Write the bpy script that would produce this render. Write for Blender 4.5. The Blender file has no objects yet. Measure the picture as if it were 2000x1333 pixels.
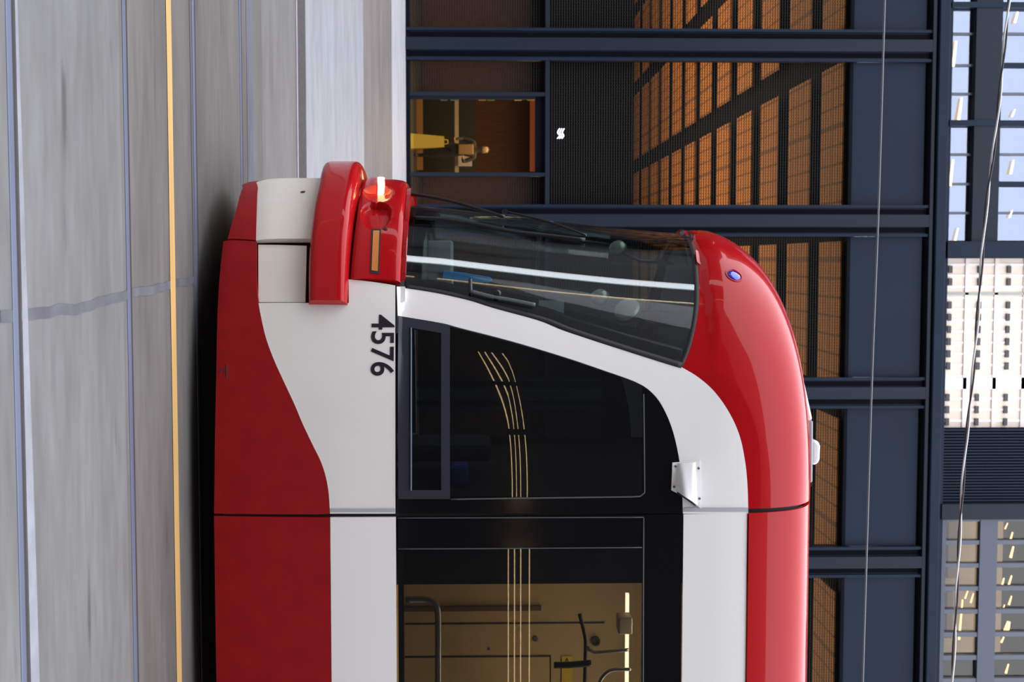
import bpy, math, random
import numpy as np
from mathutils import Vector, Matrix
random.seed(7)
SC = bpy.context.scene
COL = SC.collection
# ---------------------------------------------------------------- camera
F = 2495.0; CH = 1.65
PSI, PIT, ROL = math.radians(3.6665), math.radians(1.586), math.radians(-0.061)
D = np.array([math.sin(PSI)*math.cos(PIT), math.cos(PSI)*math.cos(PIT), math.sin(PIT)])
R0 = np.array([math.cos(PSI), -math.sin(PSI), 0.0]); U0 = np.cross(R0, D)
RR = R0*math.cos(ROL)+U0*math.sin(ROL); UU = U0*math.cos(ROL)-R0*math.sin(ROL)
CAM = np.array([0.0, 0.0, CH])
cd = bpy.data.cameras.new('camera'); cam = bpy.data.objects.new('camera', cd); COL.objects.link(cam)
cam.matrix_world = Matrix(((UU[0], -RR[0], -D[0], 0), (UU[1], -RR[1], -D[1], 0), (UU[2], -RR[2], -D[2], CH), (0, 0, 0, 1)))
cd.sensor_width = 36; cd.lens = F*36/2000; cd.clip_end = 800; cd.clip_start = .05
cd.dof.use_dof = True; cd.dof.focus_distance = 7.5; cd.dof.aperture_fstop = 4.5
SC.camera = cam
# ---------------------------------------------------------------- world, light, exposure
SC.view_settings.view_transform = 'Standard'; SC.view_settings.look = 'None'
SC.view_settings.gamma = 1; SC.view_settings.use_curve_mapping = False
SC.view_settings.exposure = 0.0
W = bpy.data.worlds.new('overcast_sky'); SC.world = W; W.use_nodes = True
nt = W.node_tree; nt.nodes.clear()
tc = nt.nodes.new('ShaderNodeTexCoord'); sx = nt.nodes.new('ShaderNodeSeparateXYZ')
cr = nt.nodes.new('ShaderNodeValToRGB'); bg = nt.nodes.new('ShaderNodeBackground'); wo = nt.nodes.new('ShaderNodeOutputWorld')
nt.links.new(tc.outputs['Generated'], sx.inputs[0]); nt.links.new(sx.outputs['Z'], cr.inputs[0])
nt.links.new(cr.outputs[0], bg.inputs[0]); nt.links.new(bg.outputs[0], wo.inputs[0])
cr.color_ramp.elements[0].position = 0; cr.color_ramp.elements[0].color = (.90, .885, .895, 1)
cr.color_ramp.elements[1].position = .9; cr.color_ramp.elements[1].color = (.80, .81, .89, 1)
bg.inputs[1].default_value = 3.8

# ---------------------------------------------------------------- helpers
def at(x, y, Y):
    r = D*F+UU*(x-1000)+RR*(y-666.5)
    return CAM+r*(Y/r[1])
def atz(x, y, z):
    r = D*F+UU*(x-1000)+RR*(y-666.5)
    return CAM+r*((z-CH)/r[2])
def proj(P):
    q = np.asarray(P, float)-CAM; c = q.dot(D)
    return 1000+F*q.dot(UU)/c, 666.5+F*q.dot(RR)/c
MATS = {}
def mat(name, col, rough=.5, metal=0., coat=0., spec=.5, noise=0., nscale=(1, 1, 1), emit=None, es=0., bump=0., nz=5.):
    if name in MATS: return MATS[name]
    m = bpy.data.materials.new(name); m.use_nodes = True; n = m.node_tree; p = n.nodes['Principled BSDF']
    p.inputs['Base Color'].default_value = (*col, 1); p.inputs['Roughness'].default_value = rough
    p.inputs['Metallic'].default_value = metal; p.inputs['Coat Weight'].default_value = coat
    p.inputs['Coat Roughness'].default_value = .04
    p.inputs['Specular IOR Level'].default_value = spec
    if emit: p.inputs['Emission Color'].default_value = (*emit, 1); p.inputs['Emission Strength'].default_value = es
    if noise or bump:
        t = n.nodes.new('ShaderNodeTexCoord'); mp = n.nodes.new('ShaderNodeMapping'); nn = n.nodes.new('ShaderNodeTexNoise')
        mp.inputs['Scale'].default_value = nscale; nn.inputs['Scale'].default_value = nz; nn.inputs['Detail'].default_value = 6
        n.links.new(t.outputs['Object'], mp.inputs[0]); n.links.new(mp.outputs[0], nn.inputs['Vector'])
        if noise:
            r = n.nodes.new('ShaderNodeValToRGB'); r.color_ramp.elements[0].position = .3; r.color_ramp.elements[1].position = .7
            r.color_ramp.elements[0].color = (*[c*(1-noise) for c in col], 1); r.color_ramp.elements[1].color = (*[min(1, c*(1+noise)) for c in col], 1)
            n.links.new(nn.outputs['Fac'], r.inputs[0]); n.links.new(r.outputs[0], p.inputs['Base Color'])
        if bump:
            b = n.nodes.new('ShaderNodeBump'); b.inputs['Strength'].default_value = bump; b.inputs['Distance'].default_value = .02
            n.links.new(nn.outputs['Fac'], b.inputs['Height']); n.links.new(b.outputs[0], p.inputs['Normal'])
    MATS[name] = m; return m
def glass(name, tint, base=.05, gl=(.9, .95, 1), rough=.01):
    m = bpy.data.materials.new(name); m.use_nodes = True; n = m.node_tree; n.nodes.clear()
    o = n.nodes.new('ShaderNodeOutputMaterial'); mx = n.nodes.new('ShaderNodeMixShader')
    t = n.nodes.new('ShaderNodeBsdfTransparent'); t.inputs[0].default_value = (*tint, 1)
    g = n.nodes.new('ShaderNodeBsdfGlossy'); g.inputs[0].default_value = (*gl, 1); g.inputs['Roughness'].default_value = rough
    lw = n.nodes.new('ShaderNodeLayerWeight'); lw.inputs[0].default_value = .5
    pw = n.nodes.new('ShaderNodeMath'); pw.operation = 'POWER'; pw.inputs[1].default_value = 5
    ma = n.nodes.new('ShaderNodeMath'); ma.operation = 'MULTIPLY_ADD'; ma.inputs[1].default_value = 1-base; ma.inputs[2].default_value = base
    n.links.new(lw.outputs['Facing'], pw.inputs[0]); n.links.new(pw.outputs[0], ma.inputs[0])
    n.links.new(ma.outputs[0], mx.inputs[0]); n.links.new(t.outputs[0], mx.inputs[1]); n.links.new(g.outputs[0], mx.inputs[2])
    n.links.new(mx.outputs[0], o.inputs[0]); return m
def link(name, me, m, parent=None, smooth=False):
    o = bpy.data.objects.new(name, me); COL.objects.link(o)
    if m: me.materials.append(m)
    if smooth: me.polygons.foreach_set('use_smooth', [True]*len(me.polygons))
    if parent: o.parent = parent; o.matrix_parent_inverse = parent.matrix_world.inverted()
    return o
def tag(o, label=None, cat=None, group=None, kind=None):
    if label: o['label'] = label
    if cat: o['category'] = cat
    if group: o['group'] = group
    if kind: o['kind'] = kind
    return o
def empty(name, loc):
    o = bpy.data.objects.new(name, None); COL.objects.link(o); o.location = loc; o.empty_display_size = .2
    bpy.context.view_layer.update(); return o
class MB:
    def __init__(s): s.v = []; s.f = []
    def add(s, vs, fs):
        k = len(s.v); s.v += [tuple(map(float, a)) for a in vs]; s.f += [tuple(i+k for i in f) for f in fs]; return s
    def box(s, a, b):
        x0, y0, z0 = a; x1, y1, z1 = b
        vs = [(x, y, z) for x in (x0, x1) for y in (y0, y1) for z in (z0, z1)]
        return s.add(vs, [(0, 1, 3, 2), (4, 6, 7, 5), (0, 4, 5, 1), (2, 3, 7, 6), (0, 2, 6, 4), (1, 5, 7, 3)])
    def prism(s, pts, y0, y1):       # polygon in X,Z extruded along Y
        n = len(pts); vs = [(x, y0, z) for x, z in pts]+[(x, y1, z) for x, z in pts]
        return s.add(vs, [tuple(range(n)), tuple(range(2*n-1, n-1, -1))]+[(i, i+n, (i+1) % n+n, (i+1) % n) for i in range(n)])
    def tube(s, pts, r, n=10):
        pts = [np.asarray(p, float) for p in pts]; k = len(s.v); ref = None
        for i, p in enumerate(pts):
            t = pts[min(i+1, len(pts)-1)]-pts[max(i-1, 0)]; t = t/np.linalg.norm(t)
            if ref is None:
                a = np.array([0, 0, 1.]) if abs(t[2]) < .9 else np.array([1., 0, 0]); ref = np.cross(t, a)
            ref = ref-t*ref.dot(t); ref /= np.linalg.norm(ref); b = np.cross(t, ref)
            rr = r[i] if hasattr(r, '__len__') else r
            for j in range(n):
                q = 2*math.pi*j/n; s.v.append(tuple(p+rr*(math.cos(q)*ref+math.sin(q)*b)))
        for i in range(len(pts)-1):
            for j in range(n):
                a = k+i*n+j; b_ = k+i*n+(j+1) % n; s.f.append((a, b_, b_+n, a+n))
        s.f.append(tuple(k+j for j in range(n-1, -1, -1))); s.f.append(tuple(k+(len(pts)-1)*n+j for j in range(n)))
        return s
    def lathe(s, prof, c, axis, n=24):   # prof (r, h) along axis from c
        ax = np.asarray(axis, float); ax /= np.linalg.norm(ax); a = np.array([0, 0, 1.]) if abs(ax[2]) < .9 else np.array([1., 0, 0])
        e = np.cross(ax, a); e /= np.linalg.norm(e); g = np.cross(ax, e); k = len(s.v); c = np.asarray(c, float)
        for r, h in prof:
            for j in range(n):
                q = 2*math.pi*j/n; s.v.append(tuple(c+ax*h+r*(math.cos(q)*e+math.sin(q)*g)))
        for i in range(len(prof)-1):
            for j in range(n):
                p0 = k+i*n+j; p1 = k+i*n+(j+1) % n; s.f.append((p0, p1, p1+n, p0+n))
        s.f.append(tuple(k+j for j in range(n-1, -1, -1))); s.f.append(tuple(k+(len(prof)-1)*n+j for j in range(n)))
        return s
    def build(s, name, m, parent=None, smooth=False, bevel=0., seg=2, sharp=None):
        me = bpy.data.meshes.new(name); me.from_pydata(s.v, [], s.f); me.update()
        o = link(name, me, m, parent, smooth)
        if bevel:
            b = o.modifiers.new('bevel', 'BEVEL'); b.width = bevel; b.segments = seg; b.limit_method = 'ANGLE'
        if sharp: 
            me.set_sharp_from_angle(angle=sharp)
        return o
def catmull(P, n):
    P = [np.asarray(p, float) for p in P]
    if len(P) == 2: return [P[0]+(P[1]-P[0])*i/(n-1) for i in range(n)]
    Q = [2*P[0]-P[1]]+P+[2*P[-1]-P[-2]]; out = []
    for i in range(1, len(Q)-2):
        for k in range(16):
            t = k/16; a, b, c, d = Q[i-1:i+3]
            out.append(.5*((2*b)+(c-a)*t+(2*a-5*b+4*c-d)*t*t+(3*b-a-3*c+d)*t**3))
    out.append(P[-1]); out = np.array(out); L = np.r_[0, np.cumsum(np.linalg.norm(np.diff(out, axis=0), axis=1))]
    q = np.linspace(0, L[-1], n)
    return [np.array([np.interp(x, L, out[:, j]) for j in range(out.shape[1])]) for x in q]
def lin(P, n):
    P = np.array(P, float); L = np.r_[0, np.cumsum(np.linalg.norm(np.diff(P, axis=0), axis=1))]
    return [np.array([np.interp(x, L, P[:, j]) for j in range(P.shape[1])]) for x in np.linspace(0, L[-1], n)]
def pchip(x, y, q):
    x = np.array(x, float); y = np.array(y, float); h = np.diff(x); dl = np.diff(y)/h; m = np.zeros(len(x))
    for i in range(1, len(x)-1):
        if dl[i-1]*dl[i] > 0:
            w1 = 2*h[i]+h[i-1]; w2 = h[i]+2*h[i-1]; m[i] = (w1+w2)/(w1/dl[i-1]+w2/dl[i])
    m[0] = dl[0]; m[-1] = dl[-1]
    k = np.clip(np.searchsorted(x, q)-1, 0, len(h)-1); t = (q-x[k])/h[k]
    return (2*t**3-3*t**2+1)*y[k]+(t**3-2*t**2+t)*h[k]*m[k]+(-2*t**3+3*t**2)*y[k+1]+(t**3-t**2)*h[k]*m[k+1]

# ================================================================ STREET
def streak_concrete(name, col, k=.22, along=.35, rough=.55, spots=True):
    m = bpy.data.materials.new(name); m.use_nodes = True; n = m.node_tree; p = n.nodes['Principled BSDF']
    t = n.nodes.new('ShaderNodeTexCoord')
    def noise(sc, scale, det=5):
        mp = n.nodes.new('ShaderNodeMapping'); mp.inputs['Scale'].default_value = sc; q = n.nodes.new('ShaderNodeTexNoise')
        q.inputs['Scale'].default_value = scale; q.inputs['Detail'].default_value = det
        n.links.new(t.outputs['Object'], mp.inputs[0]); n.links.new(mp.outputs[0], q.inputs['Vector']); return q.outputs['Fac']
    a = noise((along, 1.6, 1), 1.6); b = noise((along*3, 5, 1), 3.0); c = noise((.7, 3.5, 1), 1.3, 2)
    def ramp(src, lo, hi, p0=.3, p1=.7):
        r = n.nodes.new('ShaderNodeValToRGB'); r.color_ramp.elements[0].position = p0; r.color_ramp.elements[1].position = p1
        r.color_ramp.elements[0].color = (*lo, 1); r.color_ramp.elements[1].color = (*hi, 1); n.links.new(src, r.inputs[0]); return r.outputs[0]
    c1 = ramp(a, [x*(1-k) for x in col], [x*(1+k*.7) for x in col]); c2 = ramp(b, (.86, .84, .84), (1.06, 1.07, 1.08))
    def mul(x, y):
        q = n.nodes.new('ShaderNodeMix'); q.data_type = 'RGBA'; q.blend_type = 'MULTIPLY'; q.inputs[0].default_value = 1
        n.links.new(x, q.inputs[6]); n.links.new(y, q.inputs[7]); return q.outputs[2]
    o = mul(c1, c2)
    if spots: o = mul(o, ramp(c, (.55, .53, .52), (1, 1, 1), .26, .34))
    n.links.new(o, p.inputs['Base Color']); p.inputs['Roughness'].default_value = rough
    bb = n.nodes.new('ShaderNodeBump'); bb.inputs['Strength'].default_value = .15; bb.inputs['Distance'].default_value = .01
    n.links.new(b, bb.inputs['Height']); n.links.new(bb.outputs[0], p.inputs['Normal'])
    return m
X0, XE = -125, 60
SURFACE = streak_concrete('track_concrete', (.160, .163, .160))
SURF2 = streak_concrete('worn_track_concrete', (.132, .126, .118))
MB().box((X0, -6, -.3), (XE, 6.02, 0)).build('track_slab', SURFACE)['kind'] = 'structure'
MB().box((X0, 6.02, -.3), (XE, 10.0, -.001)).build('track_slab', SURF2)['kind'] = 'structure'
MB().box((X0, 10.0, -.3), (XE, 11.96, -.002)).build('road', streak_concrete('pale_curb_lane', (.16, .158, .153), spots=False))['kind'] = 'structure'
MB().box((X0, 11.96, -.3), (XE, 12.55, -.012)).build('gutter_strip', mat('dark_asphalt', (.052, .046, .046), .8, noise=.3, nz=20))['kind'] = 'structure'
YB = 27.6
def slope(y): return max(0, (y-12.5)/(YB-12.5)*.15)
def slab(y0, y1, m, nm):
    z0, z1 = slope(y0), slope(y1)
    b = MB(); b.add([(X0, y0, z0), (XE, y0, z0), (XE, y1, z1), (X0, y1, z1), (X0, y0, -.3), (XE, y0, -.3), (XE, y1, -.3), (X0, y1, -.3)],
                    [(0, 1, 2, 3), (7, 6, 5, 4), (0, 4, 5, 1), (1, 5, 6, 2), (2, 6, 7, 3), (3, 7, 4, 0)])
    b.build(nm, m)['kind'] = 'structure'
slab(12.55, 18.3, streak_concrete('pale_wet_pavement', (.31, .325, .35), .15, rough=.42, spots=False), 'sidewalk')
slab(18.3, 23.6, streak_concrete('brownish_paving', (.19, .178, .173), .2, rough=.5, spots=False), 'sidewalk')
slab(23.6, YB+.4, streak_concrete('pale_edge_paving', (.46, .475, .51), .12, rough=.45, spots=False), 'sidewalk')
slab(YB+.4, 75, mat('hall_floor', (.05, .04, .035), .4), 'floor')
STEEL = mat('rail_steel', (.17, .20, .29), .42, .4, noise=.15, nscale=(.1, 1, 1))
GROOVE = mat('rail_groove', (.035, .03, .03), .9)
for i, y in enumerate((4.611, 6.106, 7.587, 9.084)):
    r = empty('tram_rail', (0, y, 0))
    tag(r, ['steel rail set in concrete nearest the bottom of the street view, farthest from the streetcar',
            'steel rail in concrete just outside the yellow line',
            'steel rail under the near side of the red streetcar',
            'steel rail under the far side of the red streetcar'][i], 'rail')
    MB().box((X0, y-.026, -.05), (XE, y+.026, .004)).build('rail_head', STEEL, r, bevel=.003)
    MB().box((X0, y+.028, -.02), (XE, y+.056, .0025)).build('flange_groove', GROOVE, r)
    wob = MB(); rnd = random.Random(i); pts = []
    xs = np.arange(-14, 16, .25)
    for k, x in enumerate(xs): pts.append((x, y-.04-.02-.05*abs(math.sin(x*.35+i*2))*rnd.random()))
    if i == 0:
        pts = []
        for x in xs: pts.append((x, y+.07+.05+(.05*math.sin(x*.6) if True else 0)))
        vs = [(x, y+.067, .0022) for x in xs]+[(x, yy, .0022) for x, yy in pts]
        n_ = len(xs); wob.add(vs, [(k, k+1, n_+k+1, n_+k) for k in range(n_-1)]).build('pale_mortar', mat('pale_mortar', (.25, .26, .29), .6, noise=.2), r)
YEL = MB(); xs = np.arange(X0, XE, .5); rnd = random.Random(3)
a_ = [(x, 6.935+rnd.uniform(-.004, .004), .002) for x in xs]; b_ = [(x, 7.05+rnd.uniform(-.004, .004), .002) for x in xs]; n_ = len(xs)
YEL.add(a_+b_, [(k, k+1, n_+k+1, n_+k) for k in range(n_-1)])
tag(YEL.build('lane_line', mat('yellow_paint', (.55, .34, .12), .6, noise=.12, nscale=(.3, 4, 1))), 'yellow painted line along the street between the two pairs of rails', 'road marking')
JT = mat('slab_joint', (.085, .08, .085), .9); JL = mat('tar_joint', (.095, .10, .115), .8, noise=.3)
MB().box((X0, 7.50, -.02), (XE, 7.535, .0015)).build('trim_1', JT)['kind'] = 'structure'
MB().box((X0, 9.33, -.02), (XE, 9.62, .0015)).build('trim_2', streak_concrete('damp_bluish_band', (.115, .12, .14), .25, rough=.8, spots=False))['kind'] = 'structure'
MB().box((X0, 11.88, -.02), (XE, 11.96, .006)).build('trim_3', mat('pale_kerb', (.27, .27, .30), .6, noise=.1))['kind'] = 'structure'
# diagonal construction joint across the slabs
j0 = atz(0, 618, 0); j1 = atz(378, 548, 0)
jp = lin([j0, atz(150, 603, 0), atz(255, 575, 0), j1], 30); rnd = random.Random(5)
vs = []; 
for p in jp:
    q = rnd.uniform(-.006, .006); vs += [(p[0]-.022+q, p[1], .0018), (p[0]+.022+q, p[1], .0018)]
tag(MB().add(vs, [(2*k, 2*k+1, 2*k+3, 2*k+2) for k in range(29)]).build('trim_4', JL), kind='structure')

# ================================================================ STREETCAR
YS = 7.20; HW = 1.27; YC = YS+HW
RED = mat('glossy_red_paint', (.42, .006, .009), .2, spec=.05, coat=.45)
REDL = mat('dusty_red_paint', (.30, .007, .010), .40, spec=.18, noise=.10, nz=9)
WHT = mat('white_paint', (.86, .85, .84), .28)
WHL = mat('grimy_white_paint', (.83, .815, .79), .34, noise=.03, nz=2)
CRM = mat('cream_white_cover', (.83, .80, .73), .35, noise=.05, nz=3)
BLK = mat('black_glass_border', (.004, .004, .005), .10, spec=.4)
RUB = mat('rubber_seal', (.015, .014, .016), .6)
DRK = mat('dark_underframe', (.02, .02, .02), .8)
NAV = mat('dark_slate_frame', (.022, .023, .04), .4)
GRY = mat('seal_grey', (.07, .08, .085), .5)
GWS = glass('windscreen_glass', (.80, .86, .85), .15)
GSD = glass('tinted_side_glass', (.50, .50, .50), .07)
def Xc(v, u): return at(v, u, YC)[0]
zk = [.10, .20, .50, .90, 1.10, 1.203, 1.218, 1.48, 1.84, 2.23, 2.57, 2.90, 3.02, 3.035, 3.13, 3.26, 3.43, 3.55, 3.632, 3.68, 3.707, 3.717, 3.72]
wk = [1.20, 1.215, 1.245, 1.268, 1.27, 1.27, 1.27, 1.27, 1.265, 1.25, 1.235, 1.22, 1.215, 1.214, 1.207, 1.19, 1.14, 1.06, .93, .75, .5, .25, 0]
uk = [368, 356, 352, 352, 356, 363, 399, 408, 421, 435, 446, 455, 458, 451, 453, 465, 500, 548, 610, 700, 790, 860, 900]
def vOf(z): return 1000+(z-CH)/(YC)*F-71
xk = [Xc(vOf(z), u) for z, u in zip(zk, uk)]
tt = np.linspace(0, len(zk)-1, 1500); ii = np.arange(len(zk))
TZ = pchip(ii, zk, tt); TW = pchip(ii, wk, tt); TX = pchip(ii, xk, tt)
TV = np.r_[0, np.cumsum(np.hypot(np.diff(TZ), np.diff(TW)))]
X1 = at(773, 1005, YS)[0]; XEND = X1+9
PX = 2.6
VMAX = TV[-1]
def v_of_z(z): return float(np.interp(z, TZ, TV))
def S(s, v):
    z = np.interp(v, TV, TZ); w = np.interp(v, TV, TW); xf = np.interp(v, TV, TX); a = abs(s); sg = 1 if s >= 0 else -1
    if a <= 1:
        th = a*math.pi/2; u = 1-max(0, math.cos(th))**(2/PX); return np.array([xf+(X1-xf)*u, YC-sg*w*math.sin(th), z])
    return np.array([X1+a-1, YC-sg*w, z])
def N(s, v):
    e = 1e-3; sv = min(max(v, .01), VMAX-.01); ss = s
    if abs(abs(s)-1) < .004: ss = s*.99
    a = S(ss+e, sv)-S(ss-e, sv); b = S(ss, sv+e*5)-S(ss, sv-e*5)
    n = np.cross(a, b); n /= (np.linalg.norm(n)+1e-12); p = S(ss, sv)-np.array([X1, YC, 1.7])
    return n if n.dot(p) > 0 else -n
def ysurf(x, z):
    z = min(max(z, .1), 3.72); v = v_of_z(z); w = np.interp(v, TV, TW); xf = np.interp(v, TV, TX)
    u = (x-xf)/(X1-xf)
    if u >= 1: return YC-w
    if u <= 0: return YC
    return YC-w*math.sqrt(1-(1-u)**PX)
def inv(px, py):
    lo, hi = 5.5, YC
    for _ in range(40):
        m = (lo+hi)/2; p = at(px, py, m)
        if m > ysurf(p[0], p[2]): hi = m
        else: lo = m
    p = at(px, py, (lo+hi)/2); z = min(max(p[2], .1), 3.72); v = v_of_z(z); xf = np.interp(v, TV, TX); u = (p[0]-xf)/(X1-xf)
    if u >= 1: return np.array([1+p[0]-X1, v])
    u = max(u, 0); return np.array([math.acos(min(1, (1-u)**(PX/2)))/(math.pi/2), v])
def grid(A, B, nv, off=0, thick=.025, sp=None, mb=None, tf=None):
    """ruled patch between curves A and B in (s,v); off may be a function(i/n, t, s, v)"""
    mb = mb or MB(); n = len(A); ts = sp or [j/(nv-1) for j in range(nv)]; nv = len(ts)
    O, I = [], []
    for i in range(n):
        for t in ts:
            s = A[i][0]*(1-t)+B[i][0]*t; v = A[i][1]*(1-t)+B[i][1]*t
            p = S(s, v); nn = N(s, v); o = off(i/(n-1), t, s, v) if callable(off) else off
            O.append(p+nn*o); I.append(p+nn*(min(o, 0 if callable(off) else o)-thick))
    f = []; m = n*nv
    for i in range(n-1):
        for j in range(nv-1):
            a = i*nv+j; b = a+1; c = a+nv+1; d = a+nv
            f.append((a, b, c, d)); f.append((m+d, m+c, m+b, m+a))
    for j in range(nv-1):
        f.append((j+1, j, m+j, m+j+1)); k = (n-1)*nv+j; f.append((k, k+1, m+k+1, m+k))
    for i in range(n-1):
        a = i*nv; f.append((a, a+nv, m+a+nv, m+a)); a = i*nv+nv-1; f.append((a+nv, a, m+a, m+a+nv))
    mb.add(O+I, f); return mb
def fin(mb, name, m, parent, smooth=True):
    o = mb.build(name, m, parent, smooth)
    import bmesh
    b = bmesh.new(); b.from_mesh(o.data); bmesh.ops.remove_doubles(b, verts=b.verts, dist=1e-5); bmesh.ops.recalc_face_normals(b, faces=b.faces); b.to_mesh(o.data); b.free()
    o.data.set_sharp_from_angle(angle=math.radians(38)); return o
def C(pts, n, smooth=True): return [inv(*p) for p in (catmull(pts, n) if smooth else lin(pts, n))]
def neg(A): return [np.array([-a[0], a[1]]) for a in A]
def full(A): return [np.array([-a[0], a[1]]) for a in A[::-1]][:-1]+A   # A starts at s=0
TRAM = empty('streetcar', (X1, YC, 0))
tag(TRAM, 'red and white streetcar numbered 4576 with dark wraparound windscreen', 'streetcar')
def both(name, m, A, B, nv, **k):
    a = fin(grid(A, B, nv, **k), name, m, TRAM); b = fin(grid(neg(A), neg(B), nv, **k), name, m, TRAM); return a
VY = lambda x, y: inv(x, y)
# --- curves
livery = [(501, 472), (501, 540), (504, 585), (511, 625), (520, 662), (535, 703), (554, 745), (575, 790), (591, 828), (610, 868), (627, 903), (637, 935), (642, 965), (644.5, 1004)]
bottomc = [(436, 472), (431, 520), (427, 570), (424, 640), (422, 750), (420, 850), (419, 930), (418, 1004)]
n1 = 90
A = C(livery, n1); B = C(bottomc, n1)
both('red_skirt', REDL, B, A, 14)
# white lower side: above livery curve to V=773
lv = catmull(livery, 400); lv = [p for p in lv if p[1] >= 592]; lv = lin(lv, n1)
mid = lin([(681, 592), (681, 1004)], n1); low = [inv(*p) for p in lv]; 
crease = lin([(646, 592), (646, 1004)], n1)
m_ = grid(low, [inv(*p) for p in mid], 12); m_ = grid(C([(681, 546), (681, 1004)], 60, False), C([(772, 558), (772, 1004)], 60, False), 10, mb=m_)
SIDE = fin(m_, 'white_lower_side', WHL, TRAM)
fin(grid(neg(low), neg([inv(*p) for p in mid]), 12, mb=grid(neg(C([(681, 546), (681, 1004)], 60, False)), neg(C([(772, 558), (772, 1004)], 60, False)), 10)), 'white_lower_side', WHL, TRAM)
# lower edge moulding line of joint (pale strip before the gap)
both('edge_moulding', mat('pale_grey_strip', (.42, .43, .47), .4), C([(646, 994), (772, 994)], 8), C([(646, 1001), (772, 1001)], 8), 3, off=.004)
both('edge_moulding', MATS['pale_grey_strip'], C([(1336, 992), (1461, 992)], 8), C([(1336, 1000), (1461, 1000)], 8), 3, off=.004)
# side recess cover
both('coupler_side_cover', CRM, C([(503, 474), (503, 588)], 14), C([(598, 476), (595, 588)], 14), 8, off=-.02)
# front chin
ct = C([(500, 470), (501, 430), (502, 400), (503, 375), (505, 362)], 20)[::-1]; zc_ = float(S(*ct[0])[2])
ct = [np.array([0, v_of_z(.235)])]+[np.array([0.1, v_of_z(.238)])]+[c for c in ct if c[0] > .16]
cb = C([(445, 468), (450, 450), (456, 430), (462, 410), (470, 380), (476, 365)], 20)[::-1]; cb = [np.array([0, v_of_z(.15)]), np.array([.1, v_of_z(.15)])]+[c for c in cb if c[0] > .16]
def resv(A, n): 
    s = np.array([a[0] for a in A]); v = np.array([a[1] for a in A]); o = np.argsort(s); q = np.linspace(0, s.max(), n)
    return [np.array([x, np.interp(x, s[o], v[o])]) for x in q]
ct, cb = resv(ct, 30), resv(cb, 30)
fin(grid(full(cb), full(ct), 8, off=.004), 'front_chin', REDL, TRAM)
dt = resv([np.array([0, v_of_z(.62)])]+C([(606, 400), (606, 430), (606, 470)], 10), 30)
sD = ct[-1][0]
dtop = [np.array([c[0], v_of_z(.78)]) for c in ct]
fin(grid(full(ct), full(dtop), 10, off=lambda a, t, s, v: .012*(1-(2*t-1)**8)), 'coupler_front_cover', CRM, TRAM)
cp = inv(592, 379)
MB().lathe([(.014, 0), (.016, .002), (.006, .004)], S(*cp)+N(*cp)*.012, N(*cp), 12).build('rust_spot', mat('rust_brown', (.10, .04, .03), .8), TRAM)
# bumper bar
def edge(pts, z0, n=50):
    A = C(pts, 30); A = [a for a in A if a[0] > .2]; return resv([np.array([0, v_of_z(z0)]), np.array([.08, v_of_z(z0)])]+A, n)
bb = edge([(603, 595), (603, 540), (605, 490), (610, 440), (615, 410), (622, 380)], .65)
bt = edge([(679, 596), (681, 550), (684, 500), (688, 460), (693, 420), (700, 390)], .92)
sp = [(.5-.5*math.cos(math.pi*j/22)) for j in range(23)]
fin(grid(full(bb), full(bt), 0, sp=sp, thick=.05, off=lambda a, t, s, v: (.025+.095*max(0, 1-(abs(s)/.8)**3))*(1-abs(2*t-1)**9)), 'bumper_bar', RED, TRAM)
fin(grid([np.array([s, v_of_z(.8)]) for s in np.linspace(-.98, .98, 60)], [np.array([s, v_of_z(1.19)]) for s in np.linspace(-.98, .98, 60)], 3, off=-.10), 'inner_shell', DRK, TRAM)
fin(grid([np.array([s, v_of_z(.2)]) for s in np.linspace(-.98, .98, 60)], [np.array([s, v_of_z(.8)]) for s in np.linspace(-.98, .98, 60)], 3, off=-.06), 'inner_shell', DRK, TRAM)
# headlamp band with scoops
gb = edge([(684, 546), (688, 500), (692, 460), (696, 430), (700, 400)], .93)
gt = edge([(782, 556), (784, 520), (786, 480), (789, 440), (793, 405)], 1.20)
def spread(A, n):
    s = np.array([a[0] for a in A]); v = np.array([a[1] for a in A]); q = np.linspace(0, s[-1], n); return [np.array([x, np.interp(x, s, v)]) for x in q]
gb, gt = spread(gb, 150), spread(gt, 150)
def band_off(a, t, s, v):
    o = .018*(1-abs(2*t-1)**10)
    px, py = proj(S(abs(s), v))
    def scoop(cx, y0, y1, hw, dep):
        if not (y0 < py < y1): return 0
        f = (py-y0)/(y1-y0); w = hw*(math.sqrt(max(0, 1-((.35-f)/.35)**2)) if f < .35 else math.sqrt(max(0, 1-((f-.35)/.65)**2.2)))+2; q = abs(px-cx)/w
        return dep*(.25+.75*(1-f))*max(0, 1-q**6) if q < 1 else 0
    o -= scoop(738, 368, 399, 27, .055)+scoop(735, 400, 452, 28, .05)
    return o
fin(grid(full(gb), full(gt), 0, sp=[(.5-.5*math.cos(math.pi*j/46)) for j in range(47)], off=band_off, thick=.03), 'headlamp_band', RED, TRAM)
fin(grid([np.array([s, v_of_z(1.203)]) for s in np.linspace(-.53, .53, 60)], [np.array([s, v_of_z(1.22)]) for s in np.linspace(-.53, .53, 60)], 3, off=.0, thick=.02), 'windscreen_ledge', RED, TRAM)
def lampbox(name, pts, m, off, thick=.01, parent=TRAM, n=12):
    a, b, c, d = pts  # near-left.. corners: a->b one edge, d->c other
    return fin(grid(C([a, b], n, False), C([d, c], n, False), 6, off=off, thick=thick), name, m, parent)
lampbox('marker_lens', [(729, 456), (726, 532), (738, 534), (741, 456)], mat('amber_lens', (.62, .22, .05), .2, coat=.6), .024)
lampbox('marker_bezel', [(726, 452), (723, 537), (741, 539), (744, 452)], RUB, .0215)
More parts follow.
